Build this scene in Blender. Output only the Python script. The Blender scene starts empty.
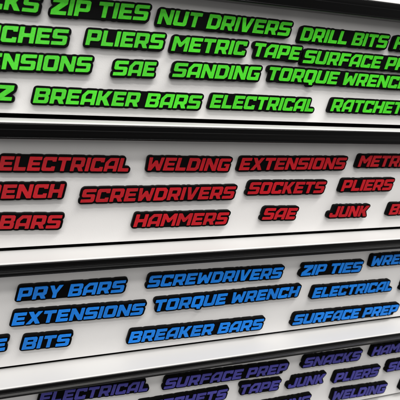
import bpy, bmesh, math, random
import numpy as np
from mathutils import Vector, Matrix
random.seed(7)
S = bpy.context.scene
C = S.collection
PI = math.pi

# ------------------------------------------------------------------ materials
def new_mat(name):
    m = bpy.data.materials.new(name); m.use_nodes = True
    nt = m.node_tree
    return m, nt, nt.nodes['Principled BSDF']

def node(nt, kind, **kw):
    n = nt.nodes.new(kind)
    for k, v in kw.items():
        if k in n.inputs: n.inputs[k].default_value = v
        else: setattr(n, k, v)
    return n

def powder_coat(name, col, rough, bump=0.25, scale=750):
    m, nt, b = new_mat(name)
    tc = node(nt, 'ShaderNodeTexCoord')
    big = node(nt, 'ShaderNodeTexNoise', Scale=17.0, Detail=6.0, Roughness=.62, Distortion=1.2)
    fine = node(nt, 'ShaderNodeTexNoise', Scale=float(scale), Detail=2.0)
    nt.links.new(tc.outputs['Object'], big.inputs['Vector'])
    nt.links.new(tc.outputs['Object'], fine.inputs['Vector'])
    mx = node(nt, 'ShaderNodeMix', data_type='RGBA')
    mx.inputs[6].default_value = (*col, 1)
    mx.inputs[7].default_value = (*[c * .91 for c in col], 1)
    nt.links.new(big.outputs['Fac'], mx.inputs[0])
    nt.links.new(mx.outputs[2], b.inputs['Base Color'])
    mr = node(nt, 'ShaderNodeMapRange')
    mr.inputs['From Min'].default_value = .3; mr.inputs['From Max'].default_value = .7
    mr.inputs['To Min'].default_value = rough - .12; mr.inputs['To Max'].default_value = rough + .12
    nt.links.new(big.outputs['Fac'], mr.inputs['Value'])
    nt.links.new(mr.outputs['Result'], b.inputs['Roughness'])
    bp = node(nt, 'ShaderNodeBump', Strength=bump, Distance=.0004)
    nt.links.new(fine.outputs['Fac'], bp.inputs['Height'])
    nt.links.new(bp.outputs['Normal'], b.inputs['Normal'])
    return m

def brushed(name, col, rough, bump=.08, spec=.5):
    # extruded profile: faint lengthwise draw marks
    m, nt, b = new_mat(name)
    tc = node(nt, 'ShaderNodeTexCoord')
    mp = node(nt, 'ShaderNodeMapping'); mp.inputs['Scale'].default_value = (3, 900, 900)
    n = node(nt, 'ShaderNodeTexNoise', Scale=1.0, Detail=3.0)
    nt.links.new(tc.outputs['Object'], mp.inputs['Vector']); nt.links.new(mp.outputs['Vector'], n.inputs['Vector'])
    b.inputs['Base Color'].default_value = (*col, 1)
    b.inputs['Specular IOR Level'].default_value = spec
    mr = node(nt, 'ShaderNodeMapRange')
    mr.inputs['From Min'].default_value = .3; mr.inputs['From Max'].default_value = .7
    mr.inputs['To Min'].default_value = max(.02, rough - .08); mr.inputs['To Max'].default_value = rough + .08
    nt.links.new(n.outputs['Fac'], mr.inputs['Value']); nt.links.new(mr.outputs['Result'], b.inputs['Roughness'])
    bp = node(nt, 'ShaderNodeBump', Strength=bump, Distance=.0003)
    pt = node(nt, 'ShaderNodeTexNoise', Scale=11.0, Detail=4.0, Roughness=.7)
    nt.links.new(tc.outputs['Object'], pt.inputs['Vector'])
    pm = node(nt, 'ShaderNodeMapRange')
    pm.inputs['From Min'].default_value = .42; pm.inputs['From Max'].default_value = .66
    pm.inputs['To Min'].default_value = .1; pm.inputs['To Max'].default_value = 1.3
    nt.links.new(pt.outputs['Fac'], pm.inputs['Value'])
    ml = node(nt, 'ShaderNodeMath', operation='MULTIPLY')
    nt.links.new(n.outputs['Fac'], ml.inputs[0]); nt.links.new(pm.outputs['Result'], ml.inputs[1])
    nt.links.new(ml.outputs[0], bp.inputs['Height']); nt.links.new(bp.outputs['Normal'], b.inputs['Normal'])
    return m

def printed_plastic(name, col, rough, vary=.12, line=2600, bump=.22, spec=.5):
    # 3D printed plastic: fine diagonal extrusion lines on the top layer
    m, nt, b = new_mat(name)
    tc = node(nt, 'ShaderNodeTexCoord')
    mp = node(nt, 'ShaderNodeMapping'); mp.inputs['Rotation'].default_value = (0, math.radians(45), 0)
    w = node(nt, 'ShaderNodeTexWave', Scale=float(line) / 6.28 * 2, Distortion=1.5, Detail=2.0)
    w.inputs['Detail Scale'].default_value = 1.0
    nt.links.new(tc.outputs['Object'], mp.inputs['Vector']); nt.links.new(mp.outputs['Vector'], w.inputs['Vector'])
    n = node(nt, 'ShaderNodeTexNoise', Scale=420.0, Detail=4.0, Roughness=.7)
    nt.links.new(tc.outputs['Object'], n.inputs['Vector'])
    oi = node(nt, 'ShaderNodeObjectInfo')
    mx = node(nt, 'ShaderNodeMix', data_type='RGBA')
    mx.inputs[6].default_value = (*[c * (1 - vary) for c in col], 1)
    mx.inputs[7].default_value = (*[min(1, c * (1 + vary)) for c in col], 1)
    add = node(nt, 'ShaderNodeMath', operation='MULTIPLY_ADD')
    add.inputs[1].default_value = .35
    nt.links.new(oi.outputs['Random'], add.inputs[0])
    nt.links.new(n.outputs['Fac'], add.inputs[2])
    nt.links.new(add.outputs[0], mx.inputs[0])
    nt.links.new(mx.outputs[2], b.inputs['Base Color'])
    b.inputs['Roughness'].default_value = rough
    b.inputs['Specular IOR Level'].default_value = spec
    bp = node(nt, 'ShaderNodeBump', Strength=bump, Distance=.0002)
    nt.links.new(w.outputs['Fac'], bp.inputs['Height']); nt.links.new(bp.outputs['Normal'], b.inputs['Normal'])
    return m

MAT = {
    'white':  powder_coat('white_powder_coat', (.75, .742, .735), .42),
    'lip':    brushed('white_lip', (.76, .755, .745), .40, bump=.07),
    'pull':   brushed('black_anodised', (.0015, .0015, .0016), .20, bump=.05, spec=.22),
    'dark':   powder_coat('gap_shade_black', (.012, .012, .012), .7),  # drawer boxes coloured near-black to give the gaps their shade
    'black':  printed_plastic('black_print', (.0015, .0015, .0017), .5, .25, 2600, .2, .05),
    'green':  printed_plastic('green_print', (.050, .53, .013), .42, .42, 1300, .7, .3),
    'red':    printed_plastic('red_print', (.38, .003, .009), .44, .42, 1300, .7, .25),
    'blue':   printed_plastic('blue_print', (.003, .172, .64), .42, .42, 1300, .7, .3),
    'purple': printed_plastic('purple_print', (.046, .042, .245), .44, .42, 1300, .7, .3),
}

# ------------------------------------------------------------------ mesh helpers
def link(name, mesh, mat=None, parent=None, loc=(0, 0, 0)):
    o = bpy.data.objects.new(name, mesh); C.objects.link(o)
    if mat and not mesh.materials: mesh.materials.append(mat)
    o.parent = parent; o.location = loc
    return o

def box_bm(bm, x0, x1, y0, y1, z0, z1):
    vs = [bm.verts.new((x, y, z)) for x in (x0, x1) for y in (y0, y1) for z in (z0, z1)]
    for f in ((0, 1, 3, 2), (4, 6, 7, 5), (0, 4, 5, 1), (2, 3, 7, 6), (0, 2, 6, 4), (1, 5, 7, 3)):
        bm.faces.new([vs[i] for i in f])

def finish(bm, name, bevel=0, seg=2, smooth=False):
    bmesh.ops.recalc_face_normals(bm, faces=bm.faces[:])
    if bevel:
        bmesh.ops.bevel(bm, geom=bm.edges[:], offset=bevel, segments=seg, affect='EDGES', profile=.6)
    me = bpy.data.meshes.new(name); bm.to_mesh(me); bm.free()
    if smooth:
        for p in me.polygons: p.use_smooth = True
    return me

def profile_mesh(name, prof, x0, x1, sharp=35):
    # closed (y, z) outline swept along x
    bm = bmesh.new()
    a = [bm.verts.new((x0, y, z)) for y, z in prof]
    b = [bm.verts.new((x1, y, z)) for y, z in prof]
    n = len(prof)
    for i in range(n):
        f = bm.faces.new((a[i], a[(i + 1) % n], b[(i + 1) % n], b[i])); f.smooth = True
    bm.faces.new(a); bm.faces.new(b[::-1])
    bmesh.ops.recalc_face_normals(bm, faces=bm.faces[:])
    for e in bm.edges:
        if len(e.link_faces) == 2 and e.calc_face_angle(0) > math.radians(sharp): e.smooth = False
    me = bpy.data.meshes.new(name); bm.to_mesh(me); bm.free()
    return me

def arc(cx, cy, r, a0, a1, n):
    return [(cx + r * math.cos(math.radians(a0 + (a1 - a0) * i / n)),
             cy + r * math.sin(math.radians(a0 + (a1 - a0) * i / n))) for i in range(n + 1)]

# ------------------------------------------------------------------ tool chest
X0, X1 = -.33, 1.02
B = {-1: .1514, 0: .0, 1: -.1488, 2: -.2995, 3: -.4460, 4: -.596}
GAP = .0050
chest = bpy.data.objects.new('tool_chest', None); C.objects.link(chest)
chest.location = (.345, 0, -.62)
chest['label'] = 'white steel tool chest with wide drawers and black full-width pulls'
chest['category'] = 'tool chest'
OFF = Vector((-.345, 0, .62))

bm = bmesh.new()     # carcass: top, bottom, two sides and back
box_bm(bm, X0 - .045, X0 - .004, .004, .56, -.62, .345)
box_bm(bm, X1 + .004, X1 + .045, .004, .56, -.62, .345)
box_bm(bm, X0 - .004, X1 + .004, .004, .56, .312, .345)
box_bm(bm, X0 - .004, X1 + .004, .004, .56, -.62, -.6005)
box_bm(bm, X0 - .004, X1 + .004, .54, .558, -.6005, .312)
link('carcass', finish(bm, 'carcass', .0015), MAT['white'], chest, OFF)

for n in range(-1, 5):
    top = .305 if n == -1 else B[n - 1]
    zb = B[n]
    lz = top - GAP
    # drawer front: folded sheet face with a body box behind it
    bm = bmesh.new()
    box_bm(bm, X0, X1, 0, .0022, zb, lz - .0035)
    me = finish(bm, 'drawer', .0007, 3)
    bm = bmesh.new(); bm.from_mesh(me)
    d = link('drawer', finish(bm, 'drawer'), MAT['white'], chest, OFF)
    bm = bmesh.new()
    box_bm(bm, X0 + .012, X1 - .012, .0030, .53, zb + .006, lz - .012)
    link('drawer_box', finish(bm, 'drawer_box', .0008), MAT['dark'], d)
    # white top lip: runs forward and slightly down from the drawer face to a rounded nose
    e = top - .0067
    lip = [(.0045, lz), (-.012, lz - .0002), (-.0308, lz - .0006)]
    lip += arc(-.0316, lz - .0017, .0011, 80, 190, 6)
    lip += [(-.0326, e - .0006), (-.030, e - .0012), (-.012, lz - .0040), (.0045, lz - .0030)]
    link('top_lip', profile_mesh('top_lip', lip, X0, X1, 50), MAT['lip'], d)
    # black extruded pull below the nose: ridge, shallow concave face, rolled lower edge, hooked back underneath
    k = e - .0008
    pr = [(-.0140, k - .0022), (-.0300, k - .0006), (-.0322, k - .0001)]
    pr += arc(-.0320, k - .0012, .0011, 110, 200, 5)
    pr += [(-.0327, k - .0034), (-.0323, k - .0050), (-.0318, k - .0062)]
    pr += [(-.0316, k - .0064), (-.0317, k - .0068), (-.0316, k - .0072), (-.0312, k - .0076), (-.0306, k - .0089)]
    pr += [(-.0296, k - .0104), (-.0284, k - .0120), (-.0276, k - .0136), (-.0272, k - .0148)]
    pr += arc(-.0259, k - .0152, .0014, 165, 290, 7)
    pr += [(-.018, k - .0158), (-.008, k - .0146), (-.0004, k - .0136), (-.0004, k - .0116), (-.008, k - .0124),
           (-.018, k - .0132), (-.0230, k - .0114), (-.0260, k - .0060), (-.0270, k - .0036), (-.0140, k - .0040)]
    link('drawer_pull', profile_mesh('drawer_pull', pr, X0, X1, 50), MAT['pull'], d)

# ------------------------------------------------------------------ lettering: a heavy squared italic, drawn glyph by glyph (cap height 1)
G = {
 'A': (.88, [(0,0),(.26,0),(.26,.2),(.62,.2),(.62,0),(.88,0),(.88,1),(.26,1),(0,.66)],
       [[(.26,.42),(.62,.42),(.62,.77),(.40,.77),(.26,.6)]]),
 'B': (.88, [(0,0),(.78,0),(.88,.1),(.88,.43),(.81,.51),(.88,.59),(.88,.9),(.78,1),(0,1)],
       [[(.27,.22),(.62,.22),(.62,.40),(.27,.40)], [(.27,.61),(.62,.61),(.62,.78),(.27,.78)]]),
 'C': (.84, [(.1,0),(.84,0),(.84,.34),(.58,.34),(.58,.25),(.27,.25),(.27,.75),(.58,.75),(.58,.66),(.84,.66),(.84,1),(.1,1),(0,.9),(0,.1)], []),
 'D': (.88, [(0,0),(.70,0),(.88,.18),(.88,.82),(.70,1),(0,1)], [[(.27,.25),(.56,.25),(.61,.3),(.61,.7),(.56,.75),(.27,.75)]]),
 'E': (.80, [(0,0),(.80,0),(.80,.25),(.27,.25),(.27,.39),(.73,.39),(.73,.61),(.27,.61),(.27,.75),(.80,.75),(.80,1),(0,1)], []),
 'F': (.80, [(0,0),(.27,0),(.27,.36),(.72,.36),(.72,.59),(.27,.59),(.27,.75),(.80,.75),(.80,1),(0,1)], []),
 'G': (.88, [(.1,0),(.88,0),(.88,.57),(.46,.57),(.46,.38),(.62,.38),(.62,.25),(.27,.25),(.27,.75),(.88,.75),(.88,1),(.1,1),(0,.9),(0,.1)], []),
 'H': (.88, [(0,0),(.27,0),(.27,.37),(.61,.37),(.61,0),(.88,0),(.88,1),(.61,1),(.61,.62),(.27,.62),(.27,1),(0,1)], []),
 'I': (.27, [(0,0),(.27,0),(.27,1),(0,1)], []),
 'J': (.82, [(.1,0),(.72,0),(.82,.1),(.82,1),(.55,1),(.55,.25),(.25,.25),(.25,.40),(0,.40),(0,.1)], []),
 'K': (.90, [(0,0),(.27,0),(.27,.36),(.34,.36),(.56,0),(.90,0),(.60,.5),(.90,1),(.56,1),(.34,.63),(.27,.63),(.27,1),(0,1)], []),
 'L': (.74, [(0,0),(.74,0),(.74,.26),(.27,.26),(.27,1),(0,1)], []),
 'M': (1.06, [(0,0),(.26,0),(.26,.58),(.45,.30),(.61,.30),(.80,.58),(.80,0),(1.06,0),(1.06,1),(.80,1),(.53,.62),(.26,1),(0,1)], []),
 'N': (.90, [(0,0),(.26,0),(.26,.55),(.62,0),(.90,0),(.90,1),(.64,1),(.64,.45),(.28,1),(0,1)], []),
 'O': (.88, [(.1,0),(.78,0),(.88,.1),(.88,.9),(.78,1),(.1,1),(0,.9),(0,.1)], [[(.27,.25),(.61,.25),(.61,.75),(.27,.75)]]),
 'P': (.86, [(0,0),(.27,0),(.27,.28),(.76,.28),(.86,.38),(.86,.9),(.76,1),(0,1)], [[(.27,.51),(.60,.51),(.60,.77),(.27,.77)]]),
 'Q': (.88, [(.1,0),(.46,0),(.52,-.17),(.80,-.17),(.76,0),(.78,0),(.88,.1),(.88,.9),(.78,1),(.1,1),(0,.9),(0,.1)],
       [[(.27,.25),(.61,.25),(.61,.75),(.27,.75)]]),
 'R': (.88, [(0,0),(.27,0),(.27,.28),(.42,.28),(.57,0),(.88,0),(.74,.28),(.79,.30),(.87,.38),(.87,.9),(.77,1),(0,1)],
       [[(.27,.51),(.60,.51),(.60,.77),(.27,.77)]]),
 'S': (.88, [(0,0),(.78,0),(.88,.1),(.88,.52),(.79,.61),(.27,.61),(.27,.76),(.88,.76),(.88,1),(.1,1),(0,.9),(0,.48),(.09,.39),(.61,.39),(.61,.24),(0,.24)], []),
 'T': (.82, [(.275,0),(.545,0),(.545,.75),(.82,.75),(.82,1),(0,1),(0,.75),(.275,.75)], []),
 'U': (.88, [(.1,0),(.78,0),(.88,.1),(.88,1),(.61,1),(.61,.25),(.27,.25),(.27,1),(0,1),(0,.1)], []),
 'V': (.88, [(.22,0),(.58,0),(.88,1),(.60,1),(.42,.36),(.27,1),(0,1)], []),
 'W': (1.08, [(.10,0),(.36,0),(.54,.36),(.72,0),(.98,0),(1.08,1),(.82,1),(.79,.46),(.63,.78),(.45,.78),(.29,.46),(.26,1),(0,1)], []),
 'X': (.92, [(0,0),(.32,0),(.46,.27),(.60,0),(.92,0),(.63,.5),(.92,1),(.60,1),(.46,.73),(.32,1),(0,1),(.29,.5)], []),
 'Y': (.88, [(.30,0),(.58,0),(.58,.36),(.88,1),(.59,1),(.44,.63),(.29,1),(0,1),(.30,.36)], []),
 'Z': (.86, [(0,0),(.86,0),(.86,.25),(.42,.25),(.86,.68),(.86,1),(.02,1),(.02,.75),(.44,.75),(0,.32)], []),
}
CAP = .0156          # cap height in metres
SHEAR = .24
SPACING = .078
WORD = .44
BORDER = .145
PLATE_T = .0068
FACE_T = .0011

def fillet(poly, r=.036, seg=3):
    out = []
    n = len(poly)
    for i in range(n):
        p = np.array(poly[i]); a = np.array(poly[i - 1]); b = np.array(poly[(i + 1) % n])
        la = np.linalg.norm(a - p); lb = np.linalg.norm(b - p)
        t = min(r, .42 * la, .42 * lb)
        s = p + (a - p) / la * t; e = p + (b - p) / lb * t
        for k in range(seg + 1):
            u = k / seg
            out.append(tuple((1 - u) ** 2 * s + 2 * u * (1 - u) * p + u * u * e))
    return out

def curve_solid(name, loops, scale, thick, bevel, y_back, thin=0):
    """2D outline (holes by even-odd) -> closed solid; outline x -> X, y -> Z, extruded towards -Y from y_back."""
    cu = bpy.data.curves.new(name, 'CURVE'); cu.dimensions = '2D'; cu.fill_mode = 'BOTH'
    cu.extrude = thick / 2 - bevel; cu.bevel_depth = bevel; cu.bevel_resolution = 1; cu.offset = -bevel - thin
    for lp in loops:
        sp = cu.splines.new('POLY'); sp.points.add(len(lp) - 1); sp.use_cyclic_u = True
        for q, (x, y) in zip(sp.points, lp): q.co = (x * scale, y * scale, 0, 1)
    o = bpy.data.objects.new(name, cu); C.objects.link(o)
    dg = bpy.context.evaluated_depsgraph_get()
    me = bpy.data.meshes.new_from_object(o.evaluated_get(dg), depsgraph=dg)
    bpy.data.objects.remove(o); bpy.data.curves.remove(cu)
    me.transform(Matrix.Translation((0, y_back - thick / 2, 0)) @ Matrix.Rotation(PI / 2, 4, 'X'))
    bm = bmesh.new(); bm.from_mesh(me)
    bmesh.ops.remove_doubles(bm, verts=bm.verts[:], dist=1e-6)
    bmesh.ops.recalc_face_normals(bm, faces=bm.faces[:])
    bm.to_mesh(me); bm.free()
    me.name = name; me.materials.clear()
    return me

def sheared(poly, dx=0):
    return [(x + dx + SHEAR * y, y) for x, y in poly]

_letters = {}
def letter_mesh(ch, colour):
    if (ch, colour) not in _letters:
        w, outer, holes = G[ch]
        loops = [sheared(fillet(outer))] + [sheared(fillet(h, .035)) for h in holes]
        me = curve_solid('letter', loops, CAP, FACE_T + .0004, .0002, -PLATE_T + .0004, .008 * CAP)
        me.materials.append(MAT[colour])
        _letters[(ch, colour)] = me
    return _letters[(ch, colour)]

def layout(word):
    x = 0; out = []; fill = []
    for i, ch in enumerate(word):
        if ch == ' ':
            fill.append((x - SPACING - .12, x + WORD - SPACING + .12)); x += WORD - SPACING; continue
        out.append((ch, x))
        if ch == 'L' and i + 1 < len(word): fill.append((x + .2, x + .9))
        if ch == 'T' and 0 < i < len(word) - 1 and word[i - 1] != ' ' and word[i + 1] != ' ': fill.append((x - .1, x + .92))
        x += G[ch][0] + SPACING
    if len(out) > 1: fill.append((out[0][1] + .36, out[-1][1] + G[out[-1][0]][0] - (.62 if out[-1][0] in 'LK' else .36)))
    return out, x - SPACING, fill

def outline(word, sx):
    """Outer contour of the lettering grown by BORDER: the shape of the black backing plate."""
    glyphs, width, fill = layout(word)
    polys = [sheared(fillet(G[c][1], .10), x) for c, x in glyphs]
    polys += [sheared([(a, .04), (b, .04), (b, .965), (a, .965)]) for a, b in fill]
    st = .025
    xs = np.arange(-.35, width + .65, st); ys = np.arange(-.5, 1.35, st)
    Dm = np.full((len(ys), len(xs)), 9.)
    for pl in polys:
        p = np.array(pl); a = p; d = np.roll(p, -1, 0) - p
        keep = (d ** 2).sum(1) > 1e-9; a = a[keep]; d = d[keep]
        i0 = np.searchsorted(xs, p[:, 0].min() - .3); i1 = np.searchsorted(xs, p[:, 0].max() + .3)
        XX, YY = np.meshgrid(xs[i0:i1], ys)
        px = XX[..., None] - a[:, 0]; py = YY[..., None] - a[:, 1]
        t = np.clip((px * d[:, 0] + py * d[:, 1]) / (d ** 2).sum(1), 0, 1)
        dist = np.sqrt(((px - t * d[:, 0]) ** 2 + (py - t * d[:, 1]) ** 2).min(-1))
        ay, by = a[:, 1], a[:, 1] + d[:, 1]
        cr = ((ay > YY[..., None]) != (by > YY[..., None]))
        with np.errstate(divide='ignore', invalid='ignore'):
            xi = a[:, 0] + (YY[..., None] - ay) * d[:, 0] / (by - ay)
        inside = (np.sum(cr & (XX[..., None] < xi), -1) % 2) == 1
        dist[inside] *= -1
        Dm[:, i0:i1] = np.minimum(Dm[:, i0:i1], dist)
    F = Dm - BORDER
    H, W = F.shape
    nxt = {}
    def cut(i, j, i2, j2):
        u = F[i, j] / (F[i, j] - F[i2, j2])
        return (xs[j] + (xs[j2] - xs[j]) * u, ys[i] + (ys[i2] - ys[i]) * u)
    pos = {}
    neg = F < 0
    mixed = np.argwhere(~((neg[:-1, :-1] == neg[1:, :-1]) & (neg[:-1, :-1] == neg[:-1, 1:]) & (neg[:-1, :-1] == neg[1:, 1:])))
    for i, j in mixed:
        cs = [(i, j), (i, j + 1), (i + 1, j + 1), (i + 1, j)]
        ent = []; ext = []
        for k in range(4):
            a, b = cs[k], cs[(k + 1) % 4]
            if neg[a] != neg[b]:
                key = (min(a, b), max(a, b)); pos[key] = cut(*a, *b)
                (ext if neg[a] else ent).append(key)
        for s, t in zip(ext, ent): nxt[s] = t
    loops = []
    while nxt:
        s = next(iter(nxt)); lp = []; c = s
        while c in nxt:
            t = nxt.pop(c); lp.append(pos[c]); c = t
        loops.append(lp)
    lp = max(loops, key=lambda q: max(v[0] for v in q) - min(v[0] for v in q))
    # thin out points on straight runs
    out = [lp[0]]
    for k in range(1, len(lp) - 1):
        a, p, b = np.array(out[-1]), np.array(lp[k]), np.array(lp[k + 1])
        ab = b - a; L = np.linalg.norm(ab)
        if L < 1e-6: continue
        if abs(ab[0] * (p - a)[1] - ab[1] * (p - a)[0]) / L > .0025 or L > .5: out.append(lp[k])
    return [(x * 1.0, y) for x, y in out]

_plates = {}
def plate_mesh(word):
    if word not in _plates:
        me = curve_solid('backing_plate', [outline(word, 1)], CAP, PLATE_T - .0003, .0004, -.0003)
        me.materials.append(MAT['black'])
        _plates[word] = me
    return _plates[word]

# colour, word, anchored end (L = first letter, R = last letter), x and z of the baseline there, length (0: as drawn), tilt in degrees
LABELS = [
    ('green', 'SNACKS', 'R', -0.0271, 0.0993, 0.0000, 0.00),
    ('green', 'ZIP TIES', 'L', -0.0154, 0.0991, 0.0979, 1.58),
    ('green', 'NUT DRIVERS', 'L', 0.0934, 0.0997, 0.1582, 0.03),
    ('green', 'DRILL BITS', 'L', 0.2669, 0.0963, 0.1240, 0.11),
    ('green', 'HAMMERS', 'L', 0.4025, 0.0966, 0.0000, 0.00),
    ('green', 'WRENCHES', 'R', -0.0009, 0.0706, 0.0000, 1.17),
    ('green', 'PLIERS', 'L', 0.0180, 0.0725, 0.0815, 1.18),
    ('green', 'METRIC', 'L', 0.1096, 0.0733, 0.0873, 0.72),
    ('green', 'TAPE', 'L', 0.2064, 0.0742, 0.0611, -0.61),
    ('green', 'SURFACE PREP', 'L', 0.2735, 0.0710, 0.0000, 0.00),
    ('green', 'EXTENSIONS', 'R', 0.0221, 0.0453, 0.0000, 1.36),
    ('green', 'SAE', 'L', 0.0461, 0.0436, 0.0449, 1.61),
    ('green', 'SANDING', 'L', 0.1116, 0.0457, 0.1048, 1.00),
    ('green', 'TORQUE WRENCH', 'L', 0.2273, 0.0486, 0.0000, -0.23),
    ('green', 'TOYZ', 'R', -0.0559, 0.0127, 0.0000, 0.00),
    ('green', 'BREAKER BARS', 'L', -0.0357, 0.0115, 0.1804, 0.01),
    ('green', 'ELECTRICAL', 'L', 0.1575, 0.0134, 0.1374, 0.05),
    ('green', 'RATCHETS', 'L', 0.3201, 0.0151, 0.0000, 0.00),
    ('red', 'ELECTRICAL', 'L', -0.0728, -0.0596, 0.1360, -0.85),
    ('red', 'WELDING', 'L', 0.0840, -0.0605, 0.1015, -0.71),
    ('red', 'EXTENSIONS', 'L', 0.1997, -0.0609, 0.1514, 0.27),
    ('red', 'METRIC', 'L', 0.3730, -0.0572, 0.0000, 0.00),
    ('red', 'TORQUE WRENCH', 'R', -0.0102, -0.0906, 0.0000, -0.38),
    ('red', 'SCREWDRIVERS', 'L', 0.0095, -0.0969, 0.1849, 0.02),
    ('red', 'SOCKETS', 'L', 0.2137, -0.0918, 0.1096, -0.38),
    ('red', 'PLIERS', 'L', 0.3511, -0.0907, 0.0822, 0.02),
    ('red', 'BREAKER BARS', 'R', -0.0139, -0.1263, 0.0000, -1.99),
    ('red', 'HAMMERS', 'L', 0.0695, -0.1287, 0.1178, -0.76),
    ('red', 'SAE', 'L', 0.2369, -0.1264, 0.0475, -1.54),
    ('red', 'JUNK', 'L', 0.3373, -0.1273, 0.0611, -0.76),
    ('red', 'BITS', 'L', 0.4366, -0.1272, 0.0000, 0.00),
    ('blue', 'PRY BARS', 'L', -0.0630, -0.2109, 0.1209, -0.38),
    ('blue', 'SCREWDRIVERS', 'L', 0.0875, -0.2085, 0.1846, -0.88),
    ('blue', 'ZIP TIES', 'L', 0.3038, -0.2110, 0.0973, -0.84),
    ('blue', 'WRENCHES', 'L', 0.4181, -0.2052, 0.0000, 0.00),
    ('blue', 'EXTENSIONS', 'L', -0.0703, -0.2418, 0.1521, -1.19),
    ('blue', 'TORQUE WRENCH', 'L', 0.0957, -0.2426, 0.2061, 0.17),
    ('blue', 'ELECTRICAL', 'L', 0.3257, -0.2473, 0.1369, -0.42),
    ('blue', 'SAE', 'L', 0.4831, -0.2489, 0.0000, 0.00),
    ('blue', 'TAPE', 'R', -0.0790, -0.2728, 0.0000, 0.00),
    ('blue', 'BITS', 'L', -0.0612, -0.2747, 0.0530, -1.65),
    ('blue', 'BREAKER BARS', 'L', 0.0644, -0.2834, 0.1851, -1.04),
    ('blue', 'SURFACE PREP', 'L', 0.2988, -0.2867, 0.1808, -0.92),
    ('purple', 'ELECTRICAL', 'L', -0.0457, -0.3530, 0.1360, -3.43),
    ('purple', 'SURFACE PREP', 'L', 0.1125, -0.3598, 0.1833, -1.36),
    ('purple', 'SNACKS', 'L', 0.3244, -0.3603, 0.0989, -1.26),
    ('purple', 'HAMMERS', 'L', 0.4460, -0.3592, 0.0000, 0.00),
    ('purple', 'RATCHETS', 'R', 0.2026, -0.3917, 0.0000, 0.00),
    ('purple', 'TAPE', 'L', 0.2231, -0.3892, 0.0624, -2.39),
    ('purple', 'JUNK', 'L', 0.3024, -0.3925, 0.0606, -0.87),
    ('purple', 'PLIERS', 'L', 0.3830, -0.3967, 0.0801, -0.84),
    ('purple', 'SOCKETS', 'L', 0.4823, -0.3931, 0.0000, 0.00),
    ('purple', 'SANDING', 'R', 0.3410, -0.4281, 0.0000, 0.00),
    ('purple', 'WELDING', 'L', 0.3829, -0.4289, 0.1001, -2.58),
    ('purple', 'BITS', 'L', 0.5170, -0.4331, 0.0000, 0.00),
]
ROW = {'green': 'green word labels on the top drawer', 'red': 'red word labels on the second drawer',
       'blue': 'blue word labels on the third drawer', 'purple': 'purple word labels on the bottom drawer'}
CUT = {   # what shows of the labels the frame or another label cuts
 ('green', 'SNACKS'): 'green word label ending in KS, cut off in the top left corner',
 ('green', 'HAMMERS'): 'green word label starting with H beside DRILL BITS at the right edge',
 ('green', 'WRENCHES'): 'green word label ending in CHES, cut by the left edge',
 ('green', 'SURFACE PREP'): 'green SURFACE PREP word label cut by the right edge',
 ('green', 'EXTENSIONS'): 'green word label ending in NSIONS, cut by the left edge',
 ('green', 'TORQUE WRENCH'): 'green TORQUE WRENCH word label cut by the right edge',
 ('green', 'TOYZ'): 'green word label showing only a Z at the left edge',
 ('green', 'RATCHETS'): 'green RATCHETS word label at the right end of the lowest green row',
 ('red', 'METRIC'): 'red METRIC word label cut by the right edge',
 ('red', 'TORQUE WRENCH'): 'red word label ending in WRENCH, cut by the left edge',
 ('red', 'BREAKER BARS'): 'red word label ending in BARS, cut by the left edge',
 ('red', 'BITS'): 'red word label starting with B at the right edge, beside JUNK',
 ('blue', 'WRENCHES'): 'blue word label starting with WRE, cut by the right edge',
 ('blue', 'SAE'): 'black rim of a label peeping in at the right edge beside blue ELECTRICAL',
 ('blue', 'TAPE'): 'blue word label showing only its last E at the left edge',
 ('purple', 'ELECTRICAL'): 'dark purple ELECTRICAL word label tucked under the pull at lower left',
 ('purple', 'HAMMERS'): 'purple word label starting with HAM, cut by the right edge',
 ('purple', 'RATCHETS'): 'purple word label ending in ETS, cut by the bottom edge',
 ('purple', 'SOCKETS'): 'purple word label starting with S, right of PLIERS at the edge',
 ('purple', 'SANDING'): 'purple word label whose top edge just shows left of WELDING',
 ('purple', 'WELDING'): 'purple WELDING word label at the bottom edge under PLIERS',
 ('purple', 'BITS'): 'black rim of a label at the lower right corner under purple SOCKETS',
}
PLACE = {'green': 'top white drawer', 'red': 'second white drawer', 'blue': 'third white drawer', 'purple': 'bottom white drawer'}
KNOWN = {}
for l in LABELS:
    if l[5]: KNOWN[l[1]] = l[5]
MEAN = sum(v / (layout(k)[1] * CAP) for k, v in KNOWN.items()) / len(KNOWN)
for colour, word, end, x, z, length, tilt in LABELS:
    length = length or KNOWN.get(word, 0) * (.968 if end == 'R' else 1)
    glyphs, width, _ = layout(word)
    sx = length / (width * CAP) if length else MEAN
    tilt = max(-2.2, min(2.2, tilt))
    root = bpy.data.objects.new('word_label', None); C.objects.link(root)
    ca, sa = math.cos(math.radians(tilt)), math.sin(math.radians(tilt))
    if end == 'R': x -= width * CAP * sx * ca; z -= width * CAP * sx * sa
    root.location = (x, 0, z); root.rotation_euler = (0, -math.radians(tilt), 0)
    root.empty_display_size = .01
    root['category'] = 'word label'
    root['group'] = ROW[colour]
    root['label'] = CUT.get((colour, word), '%s raised %s word label on the %s' % (colour, word, PLACE[colour]))
    p = link('backing_plate', plate_mesh(word), None, root); p.scale = (sx, 1, 1)
    for ch, gx in glyphs:
        l = link('letter', letter_mesh(ch, colour), None, root, (gx * CAP * sx, 0, 0)); l.scale = (sx, 1, 1)

# ------------------------------------------------------------------ light: garage strip lamps overhead, an added frontal fill, dim room
w = bpy.data.worlds.new('World'); S.world = w; w.use_nodes = True
bg = w.node_tree.nodes['Background']
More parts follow.
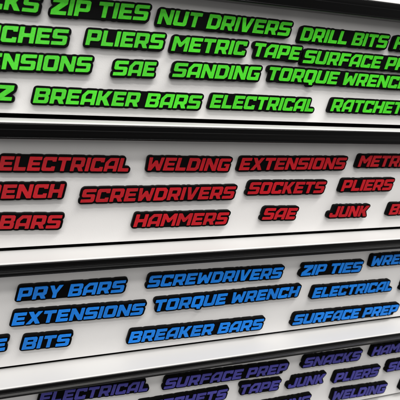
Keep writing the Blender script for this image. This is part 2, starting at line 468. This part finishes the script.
# the room: pale walls and ceiling, lighter towards the right-hand end of the chest, over a duller floor
wt = w.node_tree
tc = node(wt, 'ShaderNodeTexCoord'); sep = node(wt, 'ShaderNodeSeparateXYZ')
wt.links.new(tc.outputs['Generated'], sep.inputs[0])
def ramp(axis, a, b, lo, hi):
    r = node(wt, 'ShaderNodeMapRange', interpolation_type='SMOOTHSTEP')
    for k, v in (('From Min', a), ('From Max', b), ('To Min', lo), ('To Max', hi)): r.inputs[k].default_value = v
    wt.links.new(sep.outputs[axis], r.inputs['Value']); return r
side = ramp('X', -.2, 1.0, .30, .62)
floor_ = ramp('Z', -.30, .12, .48, 1.0)
ml = node(wt, 'ShaderNodeMath', operation='MULTIPLY')
wt.links.new(side.outputs['Result'], ml.inputs[0]); wt.links.new(floor_.outputs['Result'], ml.inputs[1])
wt.links.new(ml.outputs[0], bg.inputs['Strength'])
bg.inputs['Color'].default_value = (1.0, .98, .96, 1)

def lamp(name, loc, target, sx, sy, power, col=(1, .978, .95)):
    l = bpy.data.lights.new(name, 'AREA'); l.shape = 'RECTANGLE'; l.size = sx; l.size_y = sy
    l.energy = power; l.color = col
    o = bpy.data.objects.new(name, l); C.objects.link(o); o.location = loc
    o.rotation_euler = (Vector(target) - Vector(loc)).to_track_quat('-Z', 'Y').to_euler()
    return o
lamp('strip_lamp', (.75, -.75, 1.45), (.2, 0, -.1), 1.2, .10, 22)
lamp('strip_lamp', (-.25, -1.5, 1.50), (.2, 0, -.1), 1.2, .10, 18)
lamp('fill_lamp', (.45, -2.2, .85), (.2, 0, -.1), 2.0, 1.0, 15, (1, .98, .955))  # broad soft fill, added in front to lift the shade under the pulls

# ------------------------------------------------------------------ camera
R = [[0.9566321892686849, -0.28766376565686447, 0.04587387473405457],
     [-0.026165969159785064, -0.24170150721131153, -0.9699977956004384],
     [0.29012100322612344, 0.9267307803995144, -0.23874644321366292]]   # rows: right, down, forward
cam = bpy.data.cameras.new('camera'); co = bpy.data.objects.new('camera', cam); C.objects.link(co)
M = Matrix.Identity(4)
for i in range(3):
    M[i][0] = R[0][i]; M[i][1] = -R[1][i]; M[i][2] = -R[2][i]
M[0][3], M[1][3], M[2][3] = 0, -0.49134, 0.02713
co.matrix_world = M
cam.sensor_width = 36; cam.lens = 36 * 425 / 400
cam.dof.use_dof = True; cam.dof.focus_distance = .525; cam.dof.aperture_fstop = 10
cam.clip_start = .01; cam.clip_end = 50
S.camera = co
S.view_settings.view_transform = 'Standard'; S.view_settings.look = 'None'
S.view_settings.exposure = 0; S.view_settings.gamma = 1
